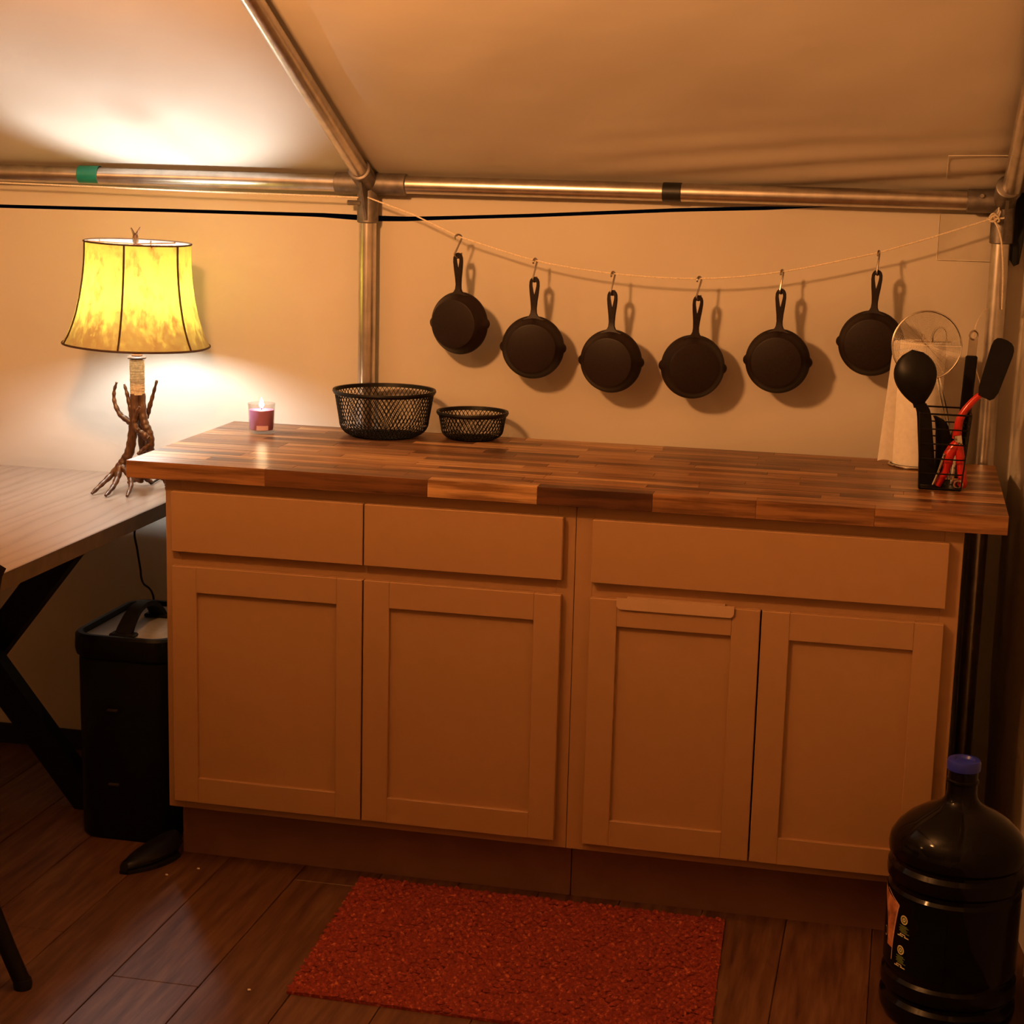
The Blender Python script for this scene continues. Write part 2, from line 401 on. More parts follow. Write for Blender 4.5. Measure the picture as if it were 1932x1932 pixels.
# ------------------------------------------------------------------ tent frame
YP, ZP, RP = .648, 1.510, .0215
XJ, XC = .256, 1.753
fr = thing('tent_scaffold', (XJ, YP, Z0), 'galvanised pipe tent frame with eave rails, posts, rafters and grey corner fittings', 'tent poles')
def pipe(a, b, r=RP, n=20): return MB().tube([a, b], r, n)
eL = pipe((XL+.05, YP, ZP+.004), (XJ-.03, YP, ZP)).build('eave_pipe', 'pipe', fr)
eR = pipe((XJ+.03, YP, ZP), (XC-.02, YP, ZP)).build('eave_pipe', 'pipe', fr)
pipe((XJ, YP, Z0), (XJ, YP, ZP-.05)).build('post', 'pipe', fr)
pipe((XC, YP, Z0), (XC, YP, ZP-.05)).build('post', 'pipe', fr)
def raf(x, y): return (x, y, ZP+ROOF_S*(YP-y))
pipe(raf(XJ, YP-.05), raf(XJ, RIDGE)).build('rafter', 'pipe', fr)
pipe(raf(XC+.012, YP-.05), raf(XC+.03, RIDGE)).build('rafter', 'pipe', fr)
for x0, x1, mat, o, lab in ((-.502, -.447, 'green', eL, 'green tape band'), (.978, 1.022, 'black_tape', eR, 'black tape band')):
    t_ = MB().lathe([(RP+.0006, x0), (RP+.0014, x0+.001), (RP+.0014, x1-.001), (RP+.0006, x1)], n=24)
    t_.xf(Matrix.Translation((0, YP, ZP+(.0025 if x0 < 0 else 0))) @ Matrix.Rotation(pi/2, 4, 'Y')).build('tape_band', mat, o)['label'] = lab
def sleeve(a, b, r0=.0225, r1=.026, n=24):
    a = Vector(a); b = Vector(b); return [a, b]
def fitting(x, sides, gus):
    m = MB(); R1 = .0262
    if 'L' in sides: m.tube([(x-.082, YP, ZP), (x-.08, YP, ZP), (x, YP, ZP)], [R1-.003, R1, R1], 24)
    if 'R' in sides: m.tube([(x+.098, YP, ZP), (x+.096, YP, ZP), (x, YP, ZP)], [R1-.003, R1, R1], 24)
    m.tube([(x, YP, ZP+.006), (x, YP, ZP-.092), (x, YP, ZP-.094)], [R1, R1, R1-.003], 24)
    p0 = Vector((x, YP, ZP)); p1 = Vector(raf(x+gus, YP-.075)); d = (p1-p0).normalized()
    m.tube([p0, p1, p1+d*.002], [R1, R1+.0012, R1-.002], 24)
    f = m.build('connector', 'fitting', fr)
    # stiffening web between the rafter sleeve and the post sleeve
    a = Vector((x, YP-R1*.5, ZP-.09)); 
    w_ = MB(); t = .003
    ps = [(YP-R1*.6, ZP-.088), (YP-R1-.004, ZP-.086), (YP-.078, ZP+.004), (YP-.062, ZP+.012), (YP-R1*.6, ZP)]
    w_.loft([[(x-t+.004, y_, z_) for y_, z_ in ps], [(x+t+.004, y_, z_) for y_, z_ in ps]])
    w_.build('web', 'fitting', f, smooth=False)
    return f
f1 = fitting(XJ, 'LR', 0); f2 = fitting(XC, 'L', .004)
b_ = MB(); b_.tube([(XJ-.045, YP-.02, ZP-.046), (XJ-.012, YP-.02, ZP-.046)], .0065, 6); b_.build('bolt', 'bolt', f1, smooth=False)
b_ = MB(); b_.tube([(XC-.05, YP-.03, ZP+.012), (XC-.05, YP-.01, ZP+.008)], .005, 6); b_.build('bolt', 'bolt', f2, smooth=False)

# ------------------------------------------------------------------ clothesline
YS = .600
HOOKS = [(.497, 1.397), (.686, 1.347), (.8745, 1.323), (1.078, 1.319), (1.2685, 1.342), (1.484, 1.393)]
cl = thing('clothesline', (.26, YS, 1.47), 'thin pale cotton line strung below the eave pipe between post and corner', 'line')
P = [(-1.6, .612, 1.488), (-.7, .612, 1.487), (-.13, .612, 1.480), (.243, .612, 1.477)]
MB().tube(P, .0021, 6).build('line_run', 'cord', cl)
P = [(.268, .606, 1.478), (.385, YS, 1.4405)] + [(x_, YS, z_-.0045) for x_, z_ in HOOKS]
P = P[:2] + spline(P[2:], 5) + [(1.60, YS, 1.427), (1.724, .606, 1.471)]
MB().tube(P, .0019, 6).build('line_run', 'cord', cl)
kn = MB()
for a in range(3):
    c = Vector((1.726+.004*a, .603-.003*a, 1.472+.003*(a % 2))); r_ = .0085+.001*a
    ax = [Matrix.Rotation(.5+a*.9, 3, 'X') @ Matrix.Rotation(a*1.1, 3, 'Z') @ Vector((r_*cos(t*pi/6), r_*.8*sin(t*pi/6), .002*sin(t*pi/3))) for t in range(12)]
    kn.tube([c+q for q in ax], .0021, 6, closed=True)
kn.tube([(1.725, .60, 1.472), (1.737, .598, 1.473), (1.752, .597, 1.4745), (1.757, .598, 1.476)], .0021, 6)
kn.tube([(1.735, .612, 1.474), (1.742, .613, 1.49), (1.742, .626, 1.502)], .0021, 6)
kn.build('knot', 'cord', cl)
MB().tube(spline([(1.732, .600, 1.468), (1.742, .597, 1.452), (1.752, .600, 1.42), (1.759, .606, 1.37), (1.762, .612, 1.33), (1.765, .625, 1.27)], 5), .0020, 6).build('loose_end', 'cord', cl)
lp = spline([(1.733, .600, 1.272), (1.719, .56, 1.262), (1.706, .52, 1.235), (1.703, .50, 1.19), (1.712, .50, 1.15), (1.728, .52, 1.105), (1.740, .56, 1.07)], 5)
tag(MB().tube(lp, .0012, 6).build('string_loop', 'cord', origin=lp[-1]), 'thin pale string loop hanging beside the end post above the caddy', 'string')

# ------------------------------------------------------------------ S hooks and skillets
def hook_mesh():
    r, H = .0088, .055; pts = []
    for i in range(11):
        a = math.radians(200-i*20); pts.append((r*cos(a), 0, -r + r*sin(a)))
    for i in range(11):
        a = math.radians(180+20*i); pts.append((r*cos(a), 0, -H + r + r*sin(a)))
    m = MB(); m.tube(pts, .0023, 8)
    return m
RIM, BOT, DEP = .0755, .0585, .038
def skillet_parts():
    # local frame: origin at the top of the handle, handle along -z, pan bottom facing -y
    cz = -.1685
    m = MB()
    prof = [(0.0001, .0), (BOT-.004, 0), (BOT-.001, .0008), (BOT+.0008, .003), (BOT+.007, .014), (RIM-.004, DEP-.010), (RIM-.001, DEP-.007), (RIM, DEP-.003), (RIM, DEP),
            (RIM-.0045, DEP), (RIM-.005, DEP-.003), (BOT+.004, .012), (BOT-.003, .006), (.0001, .0045)]
    def rf(i, a):
        d = min(abs(a), abs(a-2*pi), abs(a-pi))          # spouts at local +-x
        k_ = max(0, 1-(d/.135)**2)**.6
        wgt = {5: .35, 6: .75, 7: 1, 8: 1, 9: 1, 10: .8, 11: .1}.get(i, 0)
        return 1 + .070*k_*wgt
    m.lathe(prof, n=120, rfun=rf)
    m.xf(Matrix.Translation((0, 0, cz)) @ Matrix(((1, 0, 0, 0), (0, 0, 1, -DEP+.004), (0, 1, 0, 0), (0, 0, 0, 1))))
    # handle outline (x, z) with a tear drop eye, bevelled edges
    def half(z):   # half width of the handle
        zs = [(0, 0), (-.002, .0062), (-.006, .0098), (-.012, .0119), (-.022, .0124), (-.040, .0108), (-.060, .0082), (-.076, .0070), (-.086, .0078), (-.092, .0105), (-.097, .0165), (-.102, .028)]
        for (a, wa), (b, wb) in zip(zs, zs[1:]):
            if z >= b: return wa+(wb-wa)*(z-a)/(b-a)
        return zs[-1][1]
    def eye(z):
        zs = [(-.0105, 0), (-.0125, .0042), (-.016, .0052), (-.022, .0047), (-.034, .0024), (-.042, .0006), (-.043, 0)]
        if z > zs[0][0] or z < zs[-1][0]: return 0
        for (a, wa), (b, wb) in zip(zs, zs[1:]):
            if z >= b: return wa+(wb-wa)*(z-a)/(b-a)
        return 0
    Z = [0, -.001, -.002, -.004, -.006, -.0105, -.0115, -.0125, -.016, -.022, -.028, -.034, -.039, -.042, -.043, -.050, -.060, -.068, -.076, -.086, -.092, -.097, -.102]
    hm = MB(); T = .0042
    for s in (-1, 1):
        rings = []
        for z in Z:
            o_, i_ = max(half(z), .0008), min(eye(z), max(half(z)-.001, 0)); c_ = min(.0016, (o_-i_)*.4)
            y0 = .0 if z > -.08 else (-.0 - (-.08-z)*.25)
            rings.append([(s*i_, y0-T, z), (s*(o_-c_), y0-T, z), (s*o_, y0-T+c_, z), (s*o_, y0+T-c_, z), (s*(o_-c_), y0+T, z), (s*i_, y0+T, z)])
        hm.loft(rings)
    return m, hm
hk0 = hook_mesh()
hk_me = None
PANS = [  # turn about the vertical (deg, + = underside towards the right), tilt
    (-13, 2, 'leftmost cast iron skillet on the line, its underside catching grey light'),
    (5, 0, 'second black cast iron skillet from the left on the line'),
    (-5, .5, 'third black cast iron skillet from the left on the line'),
    (13, -2.0, 'fourth cast iron skillet from the left, side wall catching light'),
    (-2, 0, 'fifth black cast iron skillet from the left on the line'),
    (-4, -1.5, 'rightmost cast iron skillet on the line, partly behind the round wire screen')]
HLAB = ['first steel S hook from the left holding a skillet', 'second steel S hook from the left holding a skillet', 'third steel S hook from the left holding a skillet',
        'fourth steel S hook from the left holding a skillet', 'fifth steel S hook from the left holding a skillet', 'steel S hook at the right end holding the last skillet']
HROT = [35, 72, 70, 62, 75, 80]
pb_me = hd_me = None
for i, ((hx, hz), (rot, tilt, lab)) in enumerate(zip(HOOKS, PANS)):
    if hk_me is None:
        ho = hk0.build('s_hook', 'hook', local=True); hk_me = ho.data
    else:
        ho = bpy.data.objects.new('s_hook', hk_me); COL.objects.link(ho)
    ho.location = (hx, YS, hz); ho.rotation_euler = (0, 0, math.radians(HROT[i]))
    tag(ho, HLAB[i], 'hook', 'S hooks on the clothesline')
    th = thing('skillet', (hx, YS, hz-.0428), lab, 'skillet', 'cast iron skillets on the clothesline')
    if pb_me is None:
        pm, hm = skillet_parts()
        a = pm.build('pan_body', 'iron', th, local=True); b = hm.build('handle', 'iron', th, local=True)
        a.parent = th; b.parent = th; pb_me, hd_me = a.data, b.data
    else:
        for nm_, me in (('pan_body', pb_me), ('handle', hd_me)):
            o = bpy.data.objects.new(nm_, me); COL.objects.link(o); o.parent = th
    th.rotation_euler = (math.radians(0.5), math.radians(-tilt), math.radians(rot))

# ------------------------------------------------------------------ cabinets
W1, W2 = .914, .783
ZC = .876; ZFB = .122; YD = -.019
def shaker(parent, x0, x1, z0, z1, name='door'):
    m = MB(); fw_ = .0575; fd = -YD
    # four mitre-less frame members plus recessed panel
    m.box(x0, x0+fw_, YD, -.001, z0, z1, .0012); m.box(x1-fw_, x1, YD, -.001, z0, z1, .0012)
    m.box(x0+fw_, x1-fw_, YD, -.001, z0, z0+fw_, .0008); m.box(x0+fw_, x1-fw_, YD, -.001, z1-fw_, z1, .0008)
    d = m.build(name, 'paint', parent, smooth=False)
    MB().box(x0+fw_-.004, x1-fw_+.004, YD+.0095, -.003, z0+fw_-.004, z1-fw_+.004).build('panel', 'paint', d, smooth=False)
    return d
def cabinet(x0, wd, label, drawers, doors, rail_x):
    t = thing('base_cabinet', (x0+wd/2, .3, Z0), label, 'cabinet')
    x1 = x0+wd
    m = MB()
    for a, b in ((x0+.001, x0+.017), (x1-.017, x1-.001)):
        m.add([(xx, y, z) for xx in (a, b) for y, z in ((.0195, ZFB), (.088, ZFB), (.088, Z0), (.60, Z0), (.60, ZC), (.0195, ZC))],
              [(0, 1, 2, 3, 4, 5), (11, 10, 9, 8, 7, 6)] + [(i, (i+1) % 6, (i+1) % 6+6, i+6) for i in range(6)])
    m.box(x0+.017, x1-.017, .594, .60, Z0, ZC); m.box(x0+.017, x1-.017, .02, .594, ZFB, ZFB+.016)
    m.build('carcass', 'paint', t, smooth=False)
    sl = .038
    for a, b in ((x0+.0006, x0+sl), (x1-sl, x1-.0006)):
        MB().box(a, b, 0, .019, ZFB, ZC-.0005, .0008).build('stile', 'paint', t, smooth=False)
    for a, b in ((ZC-.040, ZC-.0005), (.680, .722), (ZFB, ZFB+.036)):
        MB().box(x0+sl, x1-sl, 0.0003, .019, a, b, .0006).build('rail', 'paint', t, smooth=False)
    if rail_x: MB().box(rail_x-.02, rail_x+.02, .0003, .019, .722, ZC-.04, .0006).build('stile', 'paint', t, smooth=False)
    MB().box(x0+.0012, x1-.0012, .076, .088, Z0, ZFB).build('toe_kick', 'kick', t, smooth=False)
    for a, b in drawers: MB().box(a, b, YD, -.0006, .7162, .8503, .0016).build('drawer_front', 'paint', t, smooth=False)
    for a, b in doors: shaker(t, a, b, .1431, .6844)
    return t
cabinet(0, W1, 'pale painted base cabinet with two drawers over two panel doors', [(.020, .4563), (.4593, W1-.0243)], [(.020, .4560), (.4596, W1-.0243)], .4578)
cabinet(W1, W2, 'pale painted base cabinet with one wide drawer over two panel doors', [(W1+.0375, W1+W2-.0277)], [(W1+.0375, 1.3044), (1.3078, W1+W2-.0277)], None)
# flat bar hooked over the door top
m = MB(); zb, zt, xa, xb = .6655, .6895, 1.008, 1.2515
ring = [(xa, zt), (xb, zt)] + [(xb-.010+.010*cos(a), zb+.010+.010*sin(a)) for a in [-k_*pi/12 for k_ in range(0, 7)]] + [(xa+.010+.010*cos(a), zb+.010+.010*sin(a)) for a in [-pi/2-k_*pi/12 for k_ in range(0, 7)]]
m.loft([[(p[0], YD-.0050, p[1]) for p in ring], [(p[0], YD-.0020, p[1]) for p in ring]])
m.box(xa+.02, xb-.02, YD-.004, -.0004, zt-.0030, zt-.0004); 
tag(m.build('over_door_bar', 'bar', origin=((xa+xb)/2, YD-.003, zb), smooth=False), 'flat pale bar with rounded ends hooked over the top of a cabinet door', 'door bar')

# ------------------------------------------------------------------ worktop of glued staves
CX0, CX1, CY0, CY1, CZ0, CZ1 = -.0785, 1.777, -.029, .611, .8762, .914
wt = thing('worktop', ((CX0+CX1)/2, (CY0+CY1)/2, CZ0), 'long butcher block worktop of mixed brown wooden staves', 'worktop')
rows = 18; rw = (CY1-CY0)/rows
for r in range(rows):
    x = CX0; first = True
    cuts = [CX0]
    xx = CX0 + random.uniform(.12, .42)
    while xx < CX1-.12:
        cuts.append(xx); xx += random.uniform(.22, .46)
    cuts.append(CX1)
    if r == 0: cuts = [CX0, .24, .60, .835, 1.075, 1.285, 1.52, CX1]
    for a, b in zip(cuts, cuts[1:]):
        MB().box(a+.00015, b-.00015, CY0+r*rw+.00012, CY0+(r+1)*rw-.00012, CZ0, CZ1-random.uniform(0, .00025), .0007).build('stave', 'stave', wt, smooth=False)

# ------------------------------------------------------------------ desk
DX1, DX0, DY0, DY1, DZ = -.124, -1.09, -1.25, .615, .762
dk = thing('desk', ((DX0+DX1)/2, .3, Z0), 'grey brown wooden desk with black X shaped trestle legs', 'desk')
MB().box(DX0, DX1, DY0, DY1, DZ-.035, DZ, .0015).build('desk_top', 'desk', dk, smooth=False)
MB().box(DX1-.0002, DX1+.0012, DY0, DY1, DZ-.0348, DZ-.0012).build('edge_band', 'desk_edge', dk, smooth=False)
DC = (DX0+DX1)/2
for yy in (.30, -.88):
    for s in (-1, 1):
        a = Vector((DC+s*.292, yy, DZ-.036)); b = Vector((DC-s*.292, yy, Z0+.001)); d = (b-a).normalized(); nrm = Vector((d.z, 0, -d.x))*.036
        yo = -.0225 if s < 0 else .0225
        hh = .036/abs(d.z)
        ring = [(a.x-hh, a.z), (a.x+hh, a.z), (b.x+hh, b.z), (b.x-hh, b.z)]
        MB().loft([[(p[0], yy+yo-.022, p[1]) for p in ring], [(p[0], yy+yo+.022, p[1]) for p in ring]]).build('leg', 'black_metal', dk, smooth=False)
MB().box(DC-.03, DC+.03, -.86, .28, .33, .39, .002).build('stretcher', 'black_metal', dk, smooth=False)

# ------------------------------------------------------------------ chair (mostly out of frame)
ch = thing('chair', (-.3, -.87, Z0), 'black chair drawn up to the desk, only its leg and back edge in view', 'chair')
for s in (0, 1):
    yy = -.655 if s == 0 else -1.09
    MB().tube(spline([(-.195, yy, .43), (-.12, yy, .235), (-.055, yy, .07), (-.020, yy, Z0+.006)], 5), .0165, 12).build('leg', 'black_metal', ch)
    MB().lathe([(.012, 0), (.017, 0), (.0185, .010), (.0165, .02)], (-.022, yy, Z0), 14, cap0=True, cap1=True).build('foot', 'rubber', ch)
    MB().tube([(-.50, yy, .43), (-.535, yy, .16), (-.55, yy, Z0+.001)], .0145, 12).build('leg', 'black_metal', ch)
MB().box(-.56, -.10, -1.10, -.66, .425, .465, .015).build('seat', 'black_metal', ch)
bp = []
for q in range(9):
    t = q/8; bp.append([(-.105+.070*t + o_, yy, .47+.375*t - (.03*abs((yy+.875)/.21)**6 if q == 8 else 0)) for o_ in (0,) for yy in [-.665-.42*j/10 for j in range(11)]])
mb = MB()
front = [[(p[0]-.010, p[1], p[2]) for p in r_] for r_ in bp]; back = [[(p[0]+.010, p[1], p[2]) for p in r_] for r_ in bp]
mb.loft([f_ + b_[::-1] for f_, b_ in zip(front, back)])
mb.build('backrest', 'black_metal', ch)

# ------------------------------------------------------------------ antler lamp on the desk
LX, LY = -.243, .40
lm = thing('table_lamp', (LX, LY, DZ), 'lit antler table lamp with stitched yellow parchment bell shade on the desk', 'lamp')
def horn(name, pts, r, yoff=0, n=6, parent=lm):
    sp = spline(pts, n); rs = [r[0]+(r[1]-r[0])*(i/(len(sp)-1)) + .0008*sin(i*1.7) for i in range(len(sp))]
    return MB().tube(sp, rs, 12).build(name, 'antler', parent)
sL = horn('antler', [(-.247, .392, 1.000), (-.246, .390, .955), (-.250, .389, .921), (-.254, .387, .886), (-.260, .384, .856), (-.272, .378, .833), (-.281, .372, .818)], (.0105, .0125))
horn('tine', [(-.277, .372, .828), (-.296, .365, .805), (-.308, .330, .785), (-.318, .298, .7675)], (.0095, .0042), parent=sL)
horn('tine', [(-.278, .370, .822), (-.276, .350, .800), (-.274, .320, .782), (-.276, .284, .7675)], (.0095, .0042), parent=sL)
horn('tine', [(-.272, .370, .824), (-.250, .360, .806), (-.234, .335, .787), (-.226, .295, .7675)], (.0090, .0042), parent=sL)
horn('tine', [(-.247, .390, .923), (-.264, .388, .935), (-.283, .388, .948), (-.297, .389, .975), (-.299, .390, 1.002), (-.292, .390, 1.026)], (.0085, .0030), parent=sL)
horn('tine', [(-.255, .395, .942), (-.262, .398, .969), (-.270, .400, .998), (-.277, .400, 1.021)], (.0075, .0030), parent=sL)
sR = horn('antler', [(-.234, .400, 1.000), (-.230, .398, .956), (-.223, .394, .929), (-.213, .392, .911), (-.209, .394, .889), (-.214, .405, .862), (-.205, .425, .825), (-.196, .445, .790)], (.0105, .0105))
horn('tine', [(-.205, .425, .825), (-.190, .430, .800), (-.180, .425, .775), (-.178, .415, .7672)], (.0085, .0042), parent=sR)
horn('tine', [(-.198, .440, .795), (-.193, .455, .775), (-.190, .465, .7672)], (.0085, .0042), parent=sR)
horn('tine', [(-.207, .372, .897), (-.214, .366, .907), (-.227, .362, .917), (-.235, .362, .935), (-.231, .362, .955), (-.221, .362, .974)], (.0085, .0030), parent=sR)
horn('tine', [(-.209, .395, .886), (-.214, .388, .874), (-.228, .382, .862), (-.236, .378, .855)], (.0080, .0032), parent=sR)
sB = horn('antler', [(-.240, .412, 1.000), (-.240, .416, .955), (-.246, .424, .905), (-.247, .436, .855), (-.255, .450, .805), (-.268, .460, .775)], (.0095, .0100))
horn('tine', [(-.262, .456, .790), (-.285, .462, .774), (-.300, .465, .7672)], (.0085, .0042), parent=sB)
horn('tine', [(-.260, .455, .792), (-.250, .475, .774), (-.245, .485, .7672)], (.0085, .0042), parent=sB)
horn('tine', [(-.236, .420, .935), (-.230, .424, .945), (-.221, .424, .971), (-.211, .422, 1.001), (-.201, .420, 1.032)], (.0080, .0030), parent=sB)
# cord binding: separate turns
m = MB(); m.lathe([(.0145, .999), (.0150, 1.083)], (LX, LY, 0), 20, cap0=True, cap1=True); nb = 22
for i in range(nb):
    z = .999+.0038*i; r_ = .0158+.0006*random.random(); tl = random.uniform(-.0006, .0006)
    m.tube([(LX+r_*cos(a*pi/9), LY+r_*sin(a*pi/9), z+tl*cos(a*pi/9)) for a in range(18)], .0021, 6, closed=True)
m.build('cord_binding', 'jute', lm)
MB().lathe([(.012, 1.084), (.0215, 1.0845), (.0235, 1.0875), (.0205, 1.0905), (.012, 1.091)], (LX, LY, 0), 28, cap0=True, cap1=True).build('collar', 'trim', lm)
MB().lathe([(.0120, 1.091), (.0130, 1.093), (.0115, 1.096), (.0125, 1.100), (.0125, 1.130), (.009, 1.135), (.009, 1.150)], (LX, LY, 0), 20, cap1=True).build('socket', 'copper', lm)
BZ = 1.235
MB().lathe([(.0001, .034), (.012, .032), (.022, .025), (.0285, .012), (.030, 0), (.027, -.014), (.020, -.030), (.014, -.045), (.013, -.062), (.0001, -.063)], (LX, LY, BZ), 12).build('bulb', 'bulb', lm)
# shade
ZS0, ZS1 = 1.119, 1.361
prof_t = [(0, .1262), (.10, .1264), (.2, .1272), (.36, .1305), (.54, .1370), (.7, .1455), (.82, .1545), (.92, .1645), (1, .1745)]
TILT = Matrix.Translation((LX, LY, ZS0)) @ Matrix.Rotation(math.radians(1.6), 4, 'Y') @ Matrix.Translation((-LX, -LY, -ZS0))
def shade_r(t):
    for (a, ra), (b, rb) in zip(prof_t, prof_t[1:]):
        if t <= b: return ra+(rb-ra)*(t-a)/(b-a)
    return prof_t[-1][1]
SEAMS = [math.radians(-90+24-14+60*k_) for k_ in range(6)]
def shade_bulge(a):          # panels are flattened between the ribs
    d = min(abs((a-s+pi) % (2*pi)-pi) for s in SEAMS)
    return 1 - .016*(1-cos(min(d, pi/6)*6))/2
m = MB(); n_s, n_a = 24, 96
for sgn in (0, 1):
    pass
vs_ = []
for i in range(n_s+1):
    t = i/n_s
    for k_ in range(n_a):
        a = 2*pi*k_/n_a; r_ = shade_r(t)*shade_bulge(a); vs_.append(TILT @ Vector((LX+r_*cos(a), LY+r_*sin(a), ZS1+(ZS0-ZS1)*t)))
m.add(vs_, [(i*n_a+k_, i*n_a+(k_+1) % n_a, (i+1)*n_a+(k_+1) % n_a, (i+1)*n_a+k_) for i in range(n_s) for k_ in range(n_a)])
shp = thing('lamp_shade_origin', (LX, LY, ZS0), None, None); WOsh = Vector((LX, LY, ZS0)); bpy.data.objects.remove(shp)
me_o = m.build('lamp_shade', 'shade', origin=(LX, LY, ZS0)); me_o.parent = lm; me_o.location = Vector((0, 0, ZS0-DZ))
sh = me_o
for z_, t in ((ZS1, 0), (ZS0, 1)):
    pts = [TILT @ Vector((LX+(shade_r(t)+.0006)*shade_bulge(2*pi*k_/72)*cos(2*pi*k_/72), LY+(shade_r(t)+.0006)*shade_bulge(2*pi*k_/72)*sin(2*pi*k_/72), z_)) for k_ in range(72)]
    MB().tube(pts, .0026 if t else .0021, 8, closed=True).build('rim_piping', 'trim', sh)
for s in SEAMS:
    pts = [TILT @ Vector((LX+(shade_r(i/20)+.001)*cos(s), LY+(shade_r(i/20)+.001)*sin(s), ZS1+(ZS0-ZS1)*i/20)) for i in range(21)]
    MB().tube(pts, .0025, 6).build('seam_lacing', 'trim', sh)
m = MB()
for k_ in range(3):
    a = SEAMS[0]+2*pi*k_/3+.5; m.tube([(LX, LY, ZS1-.004), TILT @ Vector((LX+.125*cos(a), LY+.125*sin(a), ZS1-.003))], .0017, 6)
for s in (-1, 1):
    m.tube(spline([(LX, LY+.012*s, 1.15), (LX, LY+.055*s, 1.20), (LX, LY+.058*s, 1.28), (LX, LY+.03*s, 1.345), (LX, LY, ZS1-.004)], 5), .0016, 6)
m.build('harp', 'copper', lm)
m = MB(); m.lathe([(.004, -.008), (.0075, 0), (.0065, .012), (.0055, .016)], (LX+.001, LY, ZS1+.002), 12, cap0=True)
fin = m.build('finial', 'antler', lm)
for pts in ([(LX, LY, ZS1+.014), (LX-.004, LY, ZS1+.022), (LX-.010, LY, ZS1+.034)], [(LX+.001, LY, ZS1+.014), (LX+.005, LY, ZS1+.022), (LX+.014, LY, ZS1+.036)]):
    MB().tube(spline(pts, 4), lerpr(.0045, .0016, 9), 8).build('prong', 'antler', fin)
cb_ = spline([(LX, .47, DZ+.005), (-.25, .56, DZ+.005), (-.235, .632, DZ-.005), (-.235, .60, .70), (-.243, .45, .69), (-.246, .38, .668), (-.236, .37, .62), (-.229, .37, .575), (-.232, .39, .535), (-.240, .475, .46), (-.26, .50, .2), (-.28, .50, Z0+.003)], 6)
MB().tube(cb_, .0026, 6).build('power_cord', 'rubber', lm)

# ------------------------------------------------------------------ black box with handle under the desk
BX0, BX1, BY0, BY1, BZT = -.288, -.030, .085, .455, .478
bx = thing('lidded_box', ((BX0+BX1)/2, (BY0+BY1)/2, Z0), 'tall black box with grey recessed top and arched handle beside the cabinet', 'box')
def rrect(x0, x1, y0, y1, r, n=6):
    out = []
    for cx_, cy_, a0 in ((x1-r, y1-r, 0), (x0+r, y1-r, 90), (x0+r, y0+r, 180), (x1-r, y0+r, 270)):
        for i in range(n+1):
            a = math.radians(a0+90*i/n); out.append((cx_+r*cos(a), cy_+r*sin(a)))
    return out
def rings(specs):
    return [[(p[0], p[1], z) for p in rrect(BX0+i, BX1-i, BY0+i, BY1-i, max(.012, r))] for i, r, z in specs]
MB().loft(rings([(.016, .05, Z0), (.010, .055, Z0+.01), (.008, .055, .40), (.0085, .055, .418), (.011, .053, .420), (.011, .053, .424), (.003, .058, .426), (0, .06, .440), (.001, .06, BZT-.006), (.006, .056, BZT), (.016, .05, BZT), (.020, .046, BZT-.010), (.021, .045, BZT-.020)])).build('body', 'box_body', bx)
MB().loft(rings([(.0205, .046, BZT-.019), (.0205, .046, BZT-.012), (.024, .044, BZT-.0105)])).build('top_panel', 'box_top', bx)
bcx, bcy = -.166, .238
hp = spline([(bcx-.004, bcy-.098, BZT-.010), (bcx-.002, bcy-.080, BZT+.012), (bcx, bcy-.045, BZT+.036), (bcx, bcy, BZT+.043), (bcx, bcy+.045, BZT+.036), (bcx, bcy+.080, BZT+.012), (bcx, bcy+.098, BZT-.010)], 5)
m = MB(); rr = []
for i, p in enumerate(hp):
    w_ = .013 + .008*abs(i/(len(hp)-1)-.5)*2
    t_ = (hp[min(i+1, len(hp)-1)]-hp[max(i-1, 0)]).normalized(); nrm = Vector((0, -t_.z, t_.y))*.006
    rr.append([p+Vector((-w_, 0, 0))-nrm, p+Vector((w_, 0, 0))-nrm, p+Vector((w_, 0, 0))+nrm, p+Vector((-w_, 0, 0))+nrm])
m.loft(rr).build('handle', 'strap', bx)
for yy in (-.098, .098):
    MB().box(bcx-.034, bcx+.028, bcy+yy-.016, bcy+yy+.016, BZT-.0104, BZT-.002, .003).build('handle_foot', 'strap', bx)
for z in (.30, .12):
    MB().box(-.19, -.165, BY0+.002, BY0+.010, z, z+.005, .001).build('latch', 'latch', bx)
# small black shoe shape on the floor in front of it
sm = MB(); rg = []
for i in range(13):
    t = i/12; y = .06-.145*t; cxx = -.018-.035*t - .02*t*t; wv_ = .018+.018*sin(pi*min(1, t*1.1+.05))**.7 if i < 12 else .010; hh = .050-.030*t+.004*sin(pi*t)
    rg.append([(cxx+wv_*cos(2*pi*k_/14), y+.006*sin(2*pi*k_/14), Z0+.006+max(0, hh*(.5+.5*sin(2*pi*k_/14)))) for k_ in range(14)])
shoe = thing('shoe', (-.04, 0, Z0), 'small black shoe on the floor by the cabinet corner', 'shoe')
sm.loft(rg).build('upper', 'nylon', shoe)
so = []
for z in (Z0, Z0+.008): so.append([(-.018-.035*t-.02*t*t+s*(.017+.020*sin(pi*min(1, t*1.05+.04))**.7 if 0 < t < 1 else .010), .062-.150*t, z) for s, ts in ((1, [q/8 for q in range(9)]), (-1, [q/8 for q in range(8, -1, -1)])) for t in ts])
MB().loft(so).build('sole', 'rubber', shoe)
m = MB()

